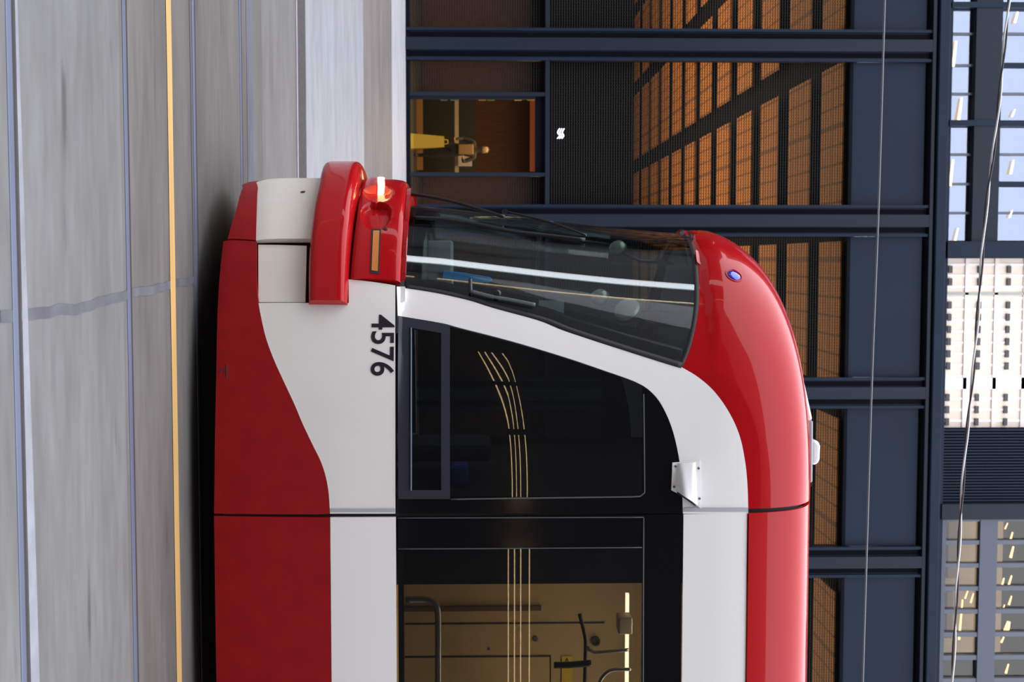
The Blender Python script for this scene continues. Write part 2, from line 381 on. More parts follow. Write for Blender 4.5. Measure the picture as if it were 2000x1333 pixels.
both('headlamp', mat('lit_headlamp', (1, .7, .4), .2, emit=(1, .62, .28), es=5), C([(737, 354), (738, 373)], 6, False), C([(750, 352), (751, 370)], 6, False), 5, off=.024, thick=.08)
hp = S(*inv(753, 452)); hn = N(*inv(753, 452))
MB().lathe([(.006, -.01), (.012, .0), (.012, .022), (.008, .024)], hp, hn, 14).build('sensor_button', RUB, TRAM)
# windscreen
wr = [(790, 561), (850, 571), (910, 585), (960, 601), (1050, 626), (1100, 646), (1200, 679), (1270, 700), (1330, 717)]
NW = 40
wr_s = C(wr, NW); vb, vt = wr_s[0][1], wr_s[-1][1]
z0, z1 = v_of_z(1.20), v_of_z(3.02)
# curves from bottom to top, as (s,v); bottom edge constant z, top edge follows cap arc
topedge = edge([(1330, 717), (1345, 680), (1355, 640), (1361, 600), (1362, 560), (1360, 520), (1355, 490), (1348, 468)], 3.03, 60)
sR = np.array([a[0] for a in wr_s]); vR = np.array([a[1] for a in wr_s])
s_te = np.array([a[0] for a in topedge]); v_te = np.array([a[1] for a in topedge])
def wpatch(f0, f1, g0, g1, off, thick, n=60, nv=40, mirror=False):
    """patch of the windscreen: fractions f across (0 centre..1 pillar edge), g up (0 sill..1 top)"""
    rows = []
    for i in range(n):
        f = f0+(f1-f0)*i/(n-1); A_ = []
        for j in range(nv):
            g = g0+(g1-g0)*j/(nv-1)
            # right edge at this g
            vv = vR[0]+(vR[-1]-vR[0])*g; sr = np.interp(vv, vR, sR)
            s = sr*f; sa = abs(s); vtop = np.interp(sa, s_te, v_te); vbot = vR[0]
            v = vbot+(vtop-vbot)*g; A_.append((s, v))
        rows.append(A_)
    mb = MB(); O, I = [], []
    for r in rows:
        for s, v in r:
            p = S(s, v); q = N(s, v); O.append(p+q*off); I.append(p+q*(off-thick))
    m = n*nv; fcs = []
    for i in range(n-1):
        for j in range(nv-1):
            a = i*nv+j; fcs += [(a, a+1, a+nv+1, a+nv), (m+a+nv, m+a+nv+1, m+a+1, m+a)]
    for j in range(nv-1):
        fcs.append((j+1, j, m+j, m+j+1)); k = (n-1)*nv+j; fcs.append((k, k+1, m+k+1, m+k))
    for i in range(n-1):
        a = i*nv; fcs.append((a, a+nv, m+a+nv, m+a)); a = i*nv+nv-1; fcs.append((a+nv, a, m+a, m+a+nv))
    mb.add(O+I, fcs); return mb
fin(wpatch(-1, 1, 0, 1, 0, .008, 90, 50), 'windscreen', GWS, TRAM)
fb = wpatch(-1, 1, 0, .075, -.009, .004, 60, 4); 
for q in (wpatch(.93, 1, .0, 1, -.009, .004, 5, 40), wpatch(-1, -.93, .0, 1, -.009, .004, 5, 40), wpatch(-1, 1, .975, 1, -.009, .004, 60, 3)): fb.add(q.v, q.f)
fb.build('windscreen_border', BLK, TRAM, True)
fs = wpatch(.985, 1.005, 0, 1, .003, .01, 3, 60); q = wpatch(-1, 1, .99, 1.006, .003, .01, 90, 3); fs.add(q.v, q.f); fs.build('windscreen_seal', RUB, TRAM, True)
# white arch: between outer (wr + cap boundary) and inner window curve
outer = wr+[(1362, 736), (1395, 765), (1424, 806), (1444, 850), (1455, 900), (1460, 950), (1461.5, 1004)]
outer[0] = (775, 560)
inner = [(777, 617), (860, 631), (900, 641), (1000, 667), (1100, 697), (1180, 724), (1245, 748), (1277, 771), (1298, 802), (1315, 845), (1327, 900), (1332, 950), (1334, 1004)]
NA = 110
both('white_arch', WHT, C(inner, NA), C(outer, NA), 10)
# red roof cap
low_f = [a for a in topedge]; lo2 = C([(1330, 717), (1362, 736), (1395, 765), (1424, 806), (1444, 850), (1455, 900), (1460, 950), (1461.5, 1004)], 60)
LOW = low_f+lo2[1:]; ss = np.array([a[0] for a in LOW]); vv = np.array([a[1] for a in LOW]); qs = np.r_[np.linspace(0, .99, 108), .9965, .9994]
LOW = [np.array([x, np.interp(x, ss, vv)]) for x in qs]; TOP = [np.array([x, VMAX]) for x in qs]
fin(grid(full(LOW), full(TOP), 60, off=lambda a, t, s, v: .012*min(1, t*12), thick=.03), 'roof_cap', RED, TRAM)
# side windows
GLB = lambda pts, n=40: C(pts, n)
inn = catmull(inner, 300)
def inner_u(x): 
    a = np.array(inn); return np.interp(x, a[:, 0], a[:, 1])
def vert_strip(xa, xb, u0f, u1f, n=30, nv=24, off=0, thick=.01, mb=None):
    xs = np.linspace(xa, xb, n); return grid([inv(x, u0f(x)) for x in xs], [inv(x, u1f(x)) for x in xs], nv, off=off, thick=thick, mb=mb)
iu = lambda x: inner_u(x)+1
k = lambda c: (lambda x: c)
glp = vert_strip(779, 1254, iu, k(972), 50, 30, off=-.004, thick=.006)
fin(glp, 'cab_side_window', GSD, TRAM)
g2 = MB(); g2.add([(v[0], 2*YC-v[1], v[2]) for v in glp.v], glp.f); fin(g2, 'cab_side_window', GSD, TRAM)
sur = vert_strip(1254, 1333, lambda x: inner_u(x)+1 if x < 1326 else inner_u(x)+1, k(1004), 30, 16, off=-.003)
vert_strip(777, 1254, k(972), k(1004), 30, 4, off=-.003, mb=sur)
fin(sur, 'window_surround', BLK, TRAM)
g2 = MB(); g2.add([(v[0], 2*YC-v[1], v[2]) for v in sur.v], sur.f); fin(g2, 'window_surround', BLK, TRAM)
def rib(pts, r, name, m, off=.0, par=TRAM, n=20, sm=False):
    q = [inv(*p) for p in (catmull(pts, n) if sm else lin(pts, n))]
    return MB().tube([S(*a)+N(*a)*off for a in q], r, 8).build(name, m, par, True)
rib([(1257, 770), (1258, 850), (1259, 969), (1240, 971), (1000, 974), (880, 976)], .004, 'window_seal', GRY, 0, n=40)
rib([(777, 1012.5), (1000, 1012), (1257, 1011)], .003, 'window_seal', GRY, 0)
# sliding vent window in the cab side
fr = vert_strip(778, 800, lambda x: inner_u(x)+2, k(975), 4, 30, off=.006, thick=.02)
vert_strip(862, 879, lambda x: inner_u(x)+2, k(975), 4, 30, off=.006, thick=.02, mb=fr)
vert_strip(799, 863, lambda x: inner_u(x)+2, lambda x: inner_u(x)+20, 6, 6, off=.006, thick=.02, mb=fr)
vert_strip(799, 863, k(958), k(975), 6, 5, off=.006, thick=.02, mb=fr)
vf = fin(fr, 'vent_window_frame', NAV, TRAM)
rib([(803, 642), (803, 958)], .005, 'sliding_track', mat('slate_blue_rail', (.12, .16, .22), .3, .4), .012, vf)
# rear section
def sx_(px): return 1+at(773, px, YS)[0]-X1
gap = sx_(1011); SE = XEND-X1+1
def rear(name, m, va, vb, s0=None, s1=None, off=0, n=30, nv=8, thick=.025, mir=True):
    s0 = gap if s0 is None else s0; s1 = SE if s1 is None else s1
    A = [np.array([x, va]) for x in np.linspace(s0, s1, n)]; B = [np.array([x, vb]) for x in np.linspace(s0, s1, n)]
    o = fin(grid(A, B, nv, off=off, thick=thick), name, m, TRAM)
    if mir: fin(grid(neg(A), neg(B), nv, off=off, thick=thick), name, m, TRAM)
    return o
vpx = lambda x, u=1010: inv(x, u)[1]
rear('red_skirt', REDL, vpx(418), vpx(644))
rear('white_lower_side', WHT, vpx(645), vpx(773))
rear('white_upper_side', WHT, vpx(1335), vpx(1459.5))
A = [np.array([x, vpx(1461.5)]) for x in np.linspace(gap, SE, 24)]; B = [np.array([x, VMAX]) for x in np.linspace(gap, SE, 24)]
mroof = grid(A, B, 50, off=.01); mroof = grid(neg(A), neg(B), 50, off=.01, mb=mroof); fin(mroof, 'roof_panel', RED, TRAM)
rear('window_surround', BLK, vpx(1256), vpx(1333), off=-.003)
rear('window_surround', BLK, vpx(777), vpx(788), off=-.003, nv=3)
rear('window_surround', BLK, vpx(788), vpx(1256), gap, sx_(1072), off=-.003, n=4)
rear('passenger_window', GSD, vpx(788), vpx(1256), sx_(1072), sx_(1560), off=-.004, thick=.006)
rear('window_surround', BLK, vpx(788), vpx(1256), sx_(1560), sx_(1600), off=-.003, n=4)
rear('passenger_window', GSD, vpx(788), vpx(1256), sx_(1600), SE, off=-.004, thick=.006)
rib([(777, 1073), (1000, 1072), (1254, 1070)], .003, 'window_seal', GRY, 0)
rib([(1257, 1012), (1256.5, 1150), (1256, 1345), (1255, 1600)], .004, 'window_seal', GRY, 0)
A = [np.array([s, v_of_z(.2)]) for s in (.985, 1.0, gap+.02)]; B = [np.array([s, VMAX]) for s in (.985, 1.0, gap+.02)]
js = grid(A, B, 60, off=-.03, thick=.01); js = grid(neg(A), neg(B), 60, off=-.03, thick=.01, mb=js); fin(js, 'joint_seal', RUB, TRAM)
# number
def font_part(text, name, m, x_left, x_right, z_lo, z_hi, parent, surf=True, Yp=None, thin=0.0):
    cu = bpy.data.curves.new('txt', 'FONT'); cu.body = text; cu.resolution_u = 6; cu.offset = thin
    to = bpy.data.objects.new('txt', cu); COL.objects.link(to); bpy.context.view_layer.update()
    me = bpy.data.meshes.new_from_object(to.evaluated_get(bpy.context.evaluated_depsgraph_get())); bpy.data.objects.remove(to)
    co = np.array([v.co[:] for v in me.vertices]); lo, hi = co.min(0), co.max(0)
    V = []
    for c in co:
        x = x_left+(c[0]-lo[0])/(hi[0]-lo[0])*(x_right-x_left); z = z_lo+(c[1]-lo[1])/(hi[1]-lo[1])*(z_hi-z_lo)
        V.append((x, (ysurf(x, z)-.003) if surf else Yp, z))
    Fc = [tuple(p.vertices) for p in me.polygons]; nV = len(V)
    ec = {}
    for f_ in Fc:
        for a, b in zip(f_, f_[1:]+f_[:1]): ec[(a, b)] = 1
    side = [(a, b, b+nV, a+nV) for (a, b) in ec if (b, a) not in ec]
    V2 = [(a, b+.0025, c) for a, b, c in V]
    return MB().add(V+V2, Fc+[tuple(i+nV for i in f_[::-1]) for f_ in Fc]+side).build(name, m, parent)
pl = at(722, 617, YS+.03); pr = at(768, 736, YS+.01); plt = at(768, 617, YS+.02)
font_part('4576', 'fleet_number', mat('black_decal', (.012, .008, .014), .4), pl[0], pr[0], pl[2], plt[2], TRAM, thin=.012)
for p0, p1 in (((429, 712), (429, 738)), ((437, 712), (437, 738)), ((429, 725), (437, 725))):
    pass
m_ = MB()
for pts in ([(443, 712), (443, 740)], [(434, 724), (443, 724)], [(436, 719), (430, 729)]):
    q = [inv(*p) for p in lin(pts, 5)]; m_.tube([S(*a)+N(*a)*.001 for a in q], .0035, 6)
m_.build('jacking_mark', mat('faded_black_mark', (.03, .02, .02), .7), TRAM)
# side camera hood
def hood():
    A = C([(1313, 904), (1311, 958)], 10); B = C([(1366, 900), (1368, 994)], 10)
    fl = fin(grid(A, B, 8, off=.008, thick=.01), 'camera_flange', WHT, TRAM)
    A = C([(1324, 905), (1322, 960)], 16); B = C([(1358, 903), (1360, 985)], 16)
    fin(grid(A, B, 0, sp=sp, off=lambda a, t, s, v: .01+(.012+.085*a)*(1-abs(2*t-1)**4)**.6, thick=.01), 'camera_hood', mat('bright_white_plastic', (.85, .84, .86), .25, coat=.4), fl)
    A = C([(1323, 958), (1321.5, 964)], 4); B = C([(1357, 985), (1359, 991)], 4)
    fin(grid(A, B, 0, sp=sp, off=lambda a, t, s, v: .009+.04*(1-abs(2*t-1)**4)**.6, thick=.01), 'hood_opening', DRK, fl)
    for p in ((1319, 911), (1316, 951), (1364, 915), (1365.5, 974)):
        q = inv(*p); MB().lathe([(.007, 0), (.007, .012), (.004, .014)], S(*q), N(*q), 12).build('screw', mat('screw_steel', (.12, .11, .14), .4, .6), fl)
hood()
# front camera eye in the roof cap
q = inv(1432, 541); p, nn = S(*q), N(*q)
eye = MB().lathe([(.058, .008), (.056, .015), (.050, .016), (.045, .010), (.045, .006)], p, nn, 32).build('camera_bezel', RED, TRAM, True, sharp=.6)
MB().lathe([(.046, .008), (.038, .016), (.022, .020), (.004, .021)], p, nn, 28).build('camera_lens', mat('blue_coated_lens', (.03, .05, .55), .08, .3, coat=1), eye, True)
# windscreen wipers
def surfpts(pts, off, n=24, sm=True): return [S(*a)+N(*a)*off for a in [inv(*p) for p in (catmull(pts, n) if sm else lin(pts, n))]]
BLKM = mat('black_metal', (.012, .011, .012), .35)
wi = MB().tube(catmull([at(790, 378, YC-.05), at(830, 383, YC-.1), at(880, 393, YC-.2), at(930, 407, YC-.3), at(985, 424, YC-.38)], 24), .012, 8).build('wiper_arm', BLKM, TRAM, True)
MB().tube(surfpts([(985, 424), (1040, 436), (1090, 450), (1143, 470)], .035), .008, 8).build('wiper_yoke', BLKM, wi, True)
MB().tube(surfpts([(806, 431), (860, 434), (930, 444), (1000, 458), (1070, 466), (1142, 474)], .02, 30), .012, 8).build('wiper_blade', BLKM, wi, True)
MB().lathe([(.018, -.02), (.018, .02)], surfpts([(985, 425), (990, 428)], .04, 3)[0], (0, 1, 0), 14).build('wiper_pivot', BLKM, wi)
w2 = MB().tube(surfpts([(918, 549), (919, 576)], .02, 8, False), .011, 8).build('wiper_arm', BLKM, TRAM, True)
MB().tube(surfpts([(921, 573), (960, 583), (1000, 590), (1045, 599)], .02), .010, 8).build('wiper_blade', mat('greyish_blade', (.10, .12, .12), .4), w2, True)
MB().lathe([(.02, -.015), (.022, .01), (.012, .02)], surfpts([(971, 577), (972, 578)], .02, 2)[0], (0, -1, 0), 14).build('wiper_joint', BLKM, w2)
# roof pod
def wp(x, y, Y): p = at(x, y, Y); return (p[0], p[2])
pod = MB().prism([wp(1500, 660, 7.95), wp(1549, 660, 7.95), wp(1566, 722, 7.95), wp(1588, 822, 7.95), wp(1500, 822, 7.95)], 7.95, 9.0).build('roof_pod', WHT, TRAM, bevel=.015)
MB().prism([wp(1500, 823, 7.95), wp(1590, 823, 7.95), wp(1589, 945, 7.95), wp(1500, 945, 7.95)], 7.97, 9.0).build('vent_box', mat('grey_vent_box', (.36, .36, .40), .4, .2), pod, bevel=.01)
MB().prism([wp(1586, 860, 8.1), wp(1599, 862, 8.1), wp(1603, 872, 8.1), wp(1602, 898, 8.1), wp(1598, 908, 8.1), wp(1586, 910, 8.1)], 8.1, 8.35).build('antenna_dome', mat('bright_white_plastic', (.85, .84, .86)), pod, bevel=.02, seg=4)
MB().prism([wp(1500, 946, 7.95), wp(1588, 946, 7.95), wp(1587, 952, 7.95), wp(1500, 952, 7.95)], 7.97, 9.0).build('vent_grille', DRK, pod)
# underframe, floor, interior
xf0 = TX[300]

nz_ = [S(s, v_of_z(.45)) for s in np.linspace(-1, 1, 40)]
nose = [(YC+(p[1]-YC)*.93, p[0]+.07) for p in nz_]
def plan(name, m, z0, z1, zr, shrink, sm=1.0, xend=None, parent=TRAM):
    P = [S(s, v_of_z(zr)) for s in np.linspace(-sm, sm, 40)]; P = [(p[0]+shrink, YC+(p[1]-YC)*(1-shrink/1.27)) for p in P]
    xe = xend or XEND; P = P+[(xe, P[-1][1]), (xe, P[0][1])]; n = len(P)
    return MB().add([(x, y, z0) for x, y in P]+[(x, y, z1) for x, y in P], [tuple(range(n)), tuple(range(2*n-1, n-1, -1))]+[(i, i+n, (i+1) % n+n, (i+1) % n) for i in range(n)]).build(name, m, parent)
plan('underframe', DRK, .16, .30, .2, .22)
plan('floor_pan', DRK, .30, .42, .35, .10)
plan('cab_ceiling', mat('cab_ceiling', (.03, .03, .035), .7), 2.98, 3.02, 2.9, .12, xend=X1+.02)
plan('dashboard', mat('dashboard_grey', (.085, .10, .105), .5, noise=.2), .98, 1.17, 1.25, .10, sm=.62, xend=X1-1.0)
BI = mat('bulkhead_black', (.015, .014, .014), .6)
xb0 = at(1000, 990, YS)[0]; xb1 = at(1000, 1150, YS)[0]
MB().box((xb0, YC-1.17, .42), (xb1, YC+1.17, 3.25)).build('cab_bulkhead', BI, TRAM)
# driver seat
sc = at(930, 800, 8.3)
st = MB().box((sc[0]-.25, 8.1, .95), (sc[0]+.25, 8.6, 1.07)).build('driver_seat', mat('seat_dark', (.02, .022, .03), .8), TRAM, bevel=.04)
MB().box((sc[0]+.2, 8.12, 1.0), (sc[0]+.32, 8.58, 1.75)).build('seat_back', MATS['seat_dark'], st, bevel=.04)
MB().box((sc[0]-.08, 8.27, .42), (sc[0]+.08, 8.43, .95)).build('seat_column', DRK, st)
# side console in cab
pc = at(860, 470, 7.9); pd = at(1020, 560, 7.9)
cn = MB().box((pc[0], 7.85, 1.17), (pd[0]+.1, 8.3, 1.5)).build('console_screen', mat('console_grey', (.30, .34, .35), .4), TRAM, bevel=.01)
l0, l1 = at(866, 529, 7.82), at(962, 551, 7.82)  # blue reflection on the windscreen, modelled as a solid strip
MB().prism([(l0[0], l0[2]), (l0[0]+.05, l0[2]-.01), (l1[0]+.005, l1[2]-.08), (l1[0]+.006, l1[2]-.03), (l1[0]-.006, l1[2]), (l1[0]-.028, l1[2]-.01), (l0[0]+.012, l0[2]+.12)], 7.82, 7.845).build('blue_reflection_strip', mat('blue_reflection', (.10, .42, .95), .4), cn, bevel=.004)
for (px, py) in ((808, 502), (793, 508), (806, 511)):
    p = at(px, py, 7.75); MB().lathe([(.004, 0), (.008, .004), (.004, .01)], p, (0, -1, 0), 10).build('indicator_lamp', mat('red_led', (1, .05, .05), .3, emit=(1, .02, .03), es=6), cn)
# round mirrors / fans inside the windscreen
MIR = mat('pale_fan_disc', (.42, .43, .38), .25, .3, coat=.5)
for (px, py, ry, yy, tl) in ((1207, 486, .055, 8.5, .55), (1172, 582, .055, 8.0, .6), (1226, 608, .085, 7.75, .45)):
    c = at(px, py, yy); ax = np.array([-.5, -tl, -.35])
    d = MB().lathe([(ry*.95, 0), (ry, .012), (ry*.9, .03), (ry*.5, .045), (.01, .05)], c, ax, 28).build('cab_fan', MIR, TRAM, True, sharp=.7)
    MB().lathe([(ry*1.06, -.012), (ry*1.1, 0), (ry*1.06, .01), (ry*.98, .01)], c, ax, 28).build('fan_rim', BLKM, d, True)
    MB().tube([c-ax*.03, c+np.array([.08, .05, .15]), c+np.array([.1, .1, 2.99-c[2]])], .012, 8).build('fan_stalk', BLKM, d, True)
p = at(1085, 606, 7.62)
PAPER = MB().add([(p[0]-.06, 7.60, p[2]-.10), (p[0]+.06, 7.66, p[2]-.11), (p[0]+.05, 7.64, p[2]+.05), (p[0]-.055, 7.58, p[2]+.05)], [(0, 1, 2, 3)])
# passenger saloon
WARM = mat('saloon_beige_panel', (.46, .35, .18), .5, noise=.06, nz=2)
MB().box((xb1, YC+1.05, .42), (XEND, YC+1.10, 3.2)).build('saloon_wall', WARM, TRAM)
MB().box((xb1, YC-.9, 3.16), (XEND, YC+1.1, 3.2)).build('saloon_ceiling', mat('saloon_ceiling', (.5, .46, .4), .5), TRAM)
MB().box((xb1+.01, YC-.3, .42), (xb1+.05, YC+1.05, 3.16)).build('saloon_partition', mat('partition_greige', (.33, .29, .22), .45), TRAM)
YW = YC+1.05
def wl(pts, r, name, m, Y, par=TRAM, sm=False, n=12): return MB().tube([at(x, y, Y) for x, y in (catmull(pts, n) if sm else lin(pts, n))], r, 10).build(name, m, par, True)
SLV = mat('handrail_steel', (.34, .36, .40), .3, .7)
wl([(792, 1172), (830, 1172), (848, 1178), (855, 1195), (856, 1240), (856, 1345), (858, 1500)], .022, 'handrail', SLV, 8.3, sm=True, n=40)
wl([(1132, 1200), (1142, 1240), (1144, 1262), (1142, 1345)], .014, 'grab_pole', BLKM, 8.4, sm=True, n=24)
wl([(1143, 1262), (1160, 1276), (1228, 1270)], .012, 'grab_pole', SLV, 8.4, n=12)
wl([(1082, 1300), (1110, 1300), (1155, 1296)], .022, 'strap_handle', BLKM, 8.3, n=12)
wl([(1168, 1340), (1178, 1322), (1195, 1310), (1232, 1308)], .012, 'grab_pole', SLV, 8.4, sm=True, n=20)
p0 = at(1097, 1283, YW-.01); p1 = at(1118, 1333, YW-.01)
MB().box((p0[0], YW-.012, p0[2]), (p1[0]+.1, YW, p1[2])).build('yellow_notice', mat('yellow_notice', (.62, .45, .03), .5), TRAM)
pa = at(1103, 1287, YW-.02); pb = at(1112, 1296, YW-.02)
font_part('<', 'notice_arrow', RUB, pa[0], pb[0], pa[2], pb[2], TRAM, surf=False, Yp=YW-.016)
def rule(x0, y0, x1, y1, w=.006, nm='panel_seam'):
    a = at(x0, y0, YW); b = at(x1, y1, YW)
    MB().box((min(a[0], b[0])-w/2, YW-.004, min(a[2], b[2])-w/2), (max(a[0], b[0])+w/2, YW+.001, max(a[2], b[2])+w/2)).build(nm, RUB, TRAM)
rule(792, 1283, 1075, 1283); rule(1075, 1283, 1075, 1420); rule(792, 1218, 1180, 1218, .003)
a = at(790, 1186, YW-.02); b = at(1057, 1193, YW-.02)
MB().box((a[0], YW-.03, a[2]), (b[0], YW, b[2])).build('rubber_trim', mat('dim_bronze', (.10, .07, .045), .5), TRAM)
for (x, y, r) in ((1046, 1248, .022), (955, 1268, .010)):
    MB().lathe([(r, 0), (r, .01), (r*.6, .014)], at(x, y, YW), (0, -1, 0), 16).build('wall_button', mat('button_grey', (.12, .11, .11), .4, .3), TRAM)
MB().lathe([(.035, 0), (.035, .03), (.02, .03), (.018, .012)], at(1163, 1252, YW), (0, -1, 0), 20).build('door_sensor', BLKM, TRAM)
LED = mat('warm_led_strip', (1, .85, .6), .3, emit=(1, .78, .5), es=5)
a = at(1222, 1160, 8.6); b = at(1230, 1420, 8.6)
MB().box((a[0], 8.58, a[2]), (b[0]+3, 8.62, b[2]-.012)).build('ceiling_light_strip', LED, TRAM)
a = at(1205, 1200, 8.5); b = at(1232, 1232, 8.5)
MB().box((a[0], 8.4, a[2]), (b[0], 8.55, b[2])).build('light_bracket', mat('bracket_beige', (.55, .5, .42), .5), TRAM, bevel=.01)
la = bpy.data.lights.new('saloon_lamp', 'AREA'); la.energy = 105; la.color = (1, .78, .5); la.shape = 'RECTANGLE'; la.size = 6; la.size_y = .3
lo_ = bpy.data.objects.new('saloon_lamp', la); COL.objects.link(lo_); lo_.location = (xb1+3.4, YC-.1, 3.12); lo_.parent = TRAM; lo_.matrix_parent_inverse = TRAM.matrix_world.inverted()
# loose things inside
tag(PAPER.build('paper_sheet', mat('pale_paper', (.55, .62, .64), .6)), 'pale grey printed sheet propped behind the lower corner of the windscreen', 'paper')
ba = at(897, 905, 7.9); bz = at(897, 968, 7.9)
bz[0] = min(bz[0], xb0-.02)
BG = MB().box((ba[0], 7.75, at(878, 930, 7.9)[2]+.001), (bz[0], 8.0, at(915, 930, 7.9)[2])).build('blue_bag', mat('blue_fabric', (.02, .05, .30), .7, noise=.3), None, bevel=.03, seg=3)
tag(BG, 'blue cloth bag behind the cab side window of the streetcar', 'bag')
SH = MB().box((ba[0]-.06, 7.7, at(878, 930, 7.9)[2]-.04), (bz[0], 8.6, at(878, 930, 7.9)[2])).build('cab_shelf', DRK, TRAM)

# ================================================================ BUILDING ACROSS THE STREET
BL = empty('steel_building', (0, YB, .15))
tag(BL, 'dark navy steel framed building with mesh panels lit orange inside, behind the streetcar', 'building')
NV = mat('navy_steel', (.0105, .019, .037), .45, spec=.12, noise=.08, nz=.6)
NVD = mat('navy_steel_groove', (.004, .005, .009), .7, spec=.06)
NVL = mat('navy_steel_flange', (.014, .020, .032), .4, spec=.14)
MSH = mat('mesh_wire', (.014, .014, .013), .6, spec=.08)
def zb(v, Y=YB): return at(v, 666, Y)[2]
ctr = [at(1000, c, YB)[0] for c in (87, 435, 772, 1101)]
dx = (ctr[3]-ctr[0])/3; XC = [ctr[0]+dx*i for i in range(-3, 8)]
zT, zP0, zP1, zF0, zF1 = zb(1068), .30, zb(1653), zb(1806), zb(1835)
for x in XC:
    c = MB().box((x-.31, YB-.02, .1), (x+.31, YB+.35, zF0)).build('column', NV, BL)
    MB().box((x-.13, YB-.14, .1), (x+.13, YB-.02, zF0)).build('column_flange', NVL, c, bevel=.01)
    for sgn in (-1, 1):
        MB().box((x+sgn*.31-.03, YB-.10, .1), (x+sgn*.31+.03, YB-.02, zF0)).build('column_edge', NV, c)
        MB().box((x+sgn*.20-.05, YB-.026, .1), (x+sgn*.20+.05, YB-.019, zF0)).build('column_groove', NVD, c)
b = MB().box((XC[0]-1, YB-.20, zF0+.12), (XC[-1]+1, YB+.29, zF1+.02)).build('fascia_beam', NV, BL, bevel=.02)
MB().box((XC[0]-1, YB-.06, zF0-.02), (XC[-1]+1, YB+.35, zF0+.12)).build('fascia_groove', NVD, BL)
MB().box((XC[0]-1, YB-.14, zF0), (XC[-1]+1, YB-.05, zF0+.07)).build('fascia_lip', NVL, BL)
# base plinth
MB().box((XC[0]-1, YB-.06, .05), (XC[-1]+1, YB+.3, .23)).build('base_plinth', NVD, BL)
def zig(xa, xb, za, zb_, pitch, name, y=YB+.12, per=.062):
    """expanded metal mesh: zigzag strands"""
    mb = MB(); n = int((zb_-za)/pitch); m = int((xb-xa)/per*2)
    vs = []; fs = []
    for i in range(n+1):
        z = za+i*pitch; k0 = len(vs)
        for j in range(m+1):
            x = xa+(xb-xa)*j/m; dz = (.010 if (j % 2) else -.010); dy = (.004 if j % 2 else -.004)
            vs += [(x, y+dy-.006, z+dz-.0115), (x, y+dy+.006, z+dz+.0115)]
        for j in range(m):
            a = k0+2*j; fs.append((a, a+2, a+3, a+1))
    # thin upright strands
    for j in range(0, m+1, 2):
        x = xa+(xb-xa)*j/m; k0 = len(vs); vs += [(x-.0022, y+.004, za), (x+.0022, y+.004, za), (x+.0022, y+.004, zb_), (x-.0022, y+.004, zb_)]; fs.append((k0, k0+1, k0+2, k0+3))
    return mb.add(vs, fs)
proto = None; protoL = None
for i in range(len(XC)-1):
    xa, xb = XC[i]+.34, XC[i+1]-.34
    if i in (0, len(XC)-2): pass
    f = MB(); f.box((xa, YB+.02, zP1), (xb, YB+.25, zF0-.1)); f.build('spandrel_panel', NV, BL)
    MB().box((xa, YB-.01, zP1-.02), (xb, YB+.2, zP1+.05)).build('panel_rail', NVD, BL)
    tr_ = MB().box((xa, YB-.06, zT-.045), (xb, YB+.2, zT+.045)).build('transom', NVL, BL)
    if proto is None:
        proto = zig(xa, xb, zT+.05, zP1-.02, .054, 'mesh').build('mesh_panel', MSH, BL)
        protoL = zig(xa, xb, .24, zT-.05, .054, 'mesh').build('lower_mesh_panel', MSH, BL); xp = xa
    else:
        o = proto.copy(); COL.objects.link(o); o.location.x += xa-xp
        bay_door = (i == 3)
        if not bay_door:
            o = protoL.copy(); COL.objects.link(o); o.location.x += xa-xp
# bay with the doorway
xa, xb = XC[3]+.34, XC[4]-.34
xd0, xd1 = at(930, 184, YB)[0], at(930, 341, YB)[0]
zig(xa, xd0-.04, .24, zT-.05, .054, 'm').build('lower_mesh_panel', MSH, BL)
zig(xd1+.04, xb, .24, zT-.05, .054, 'm').build('lower_mesh_panel', MSH, BL)
for x in (xd0, xd1): MB().box((x-.04, YB-.05, .16), (x+.04, YB+.2, zT-.04)).build('door_jamb', NVL, BL)
MB().box((xd0+.04, YB+.08, zT-.26), (xd1-.04, YB+.16, zT-.05)).build('door_header', NVD, BL)
MB().box((xd0+.04, YB+.06, .24), (xd0+.10, YB+.12, zT-.26)).build('door_stile', NVL, BL)
MB().box((xd0+.04, YB+.10, .30), (xd1-.04, YB+.11, zT-.26)).build('door_glass', glass('door_glass', (.85, .82, .75), .0), BL)
zz = zb(920); 
# the hall behind
HY0 = YB+.5
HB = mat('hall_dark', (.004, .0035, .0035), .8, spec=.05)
zc = 9.6
ORG = bpy.data.materials.new('orange_timber_ceiling'); ORG.use_nodes = True; n = ORG.node_tree; p = n.nodes['Principled BSDF']
t = n.nodes.new('ShaderNodeTexCoord'); s_ = n.nodes.new('ShaderNodeSeparateXYZ'); n.links.new(t.outputs['Object'], s_.inputs[0])
def lines(axis, pitch, w):
    a = n.nodes.new('ShaderNodeMath'); a.operation = 'PINGPONG'; a.inputs[1].default_value = pitch/2; n.links.new(s_.outputs[axis], a.inputs[0])
    b = n.nodes.new('ShaderNodeMath'); b.operation = 'GREATER_THAN'; b.inputs[1].default_value = w; n.links.new(a.outputs[0], b.inputs[0]); return b.outputs[0]
l1 = lines('X', .42, .028); l2 = lines('Y', .52, .03); l3 = lines('X', 2.94, .06)
mu = n.nodes.new('ShaderNodeMath'); mu.operation = 'MULTIPLY'; n.links.new(l1, mu.inputs[0]); n.links.new(l2, mu.inputs[1])
mu2 = n.nodes.new('ShaderNodeMath'); mu2.operation = 'MULTIPLY'; n.links.new(mu.outputs[0], mu2.inputs[0]); n.links.new(l3, mu2.inputs[1])
mx = n.nodes.new('ShaderNodeMix'); mx.data_type = 'RGBA'; mx.inputs[6].default_value = (.30, .11, .025, 1); mx.inputs[7].default_value = (.66, .24, .035, 1)
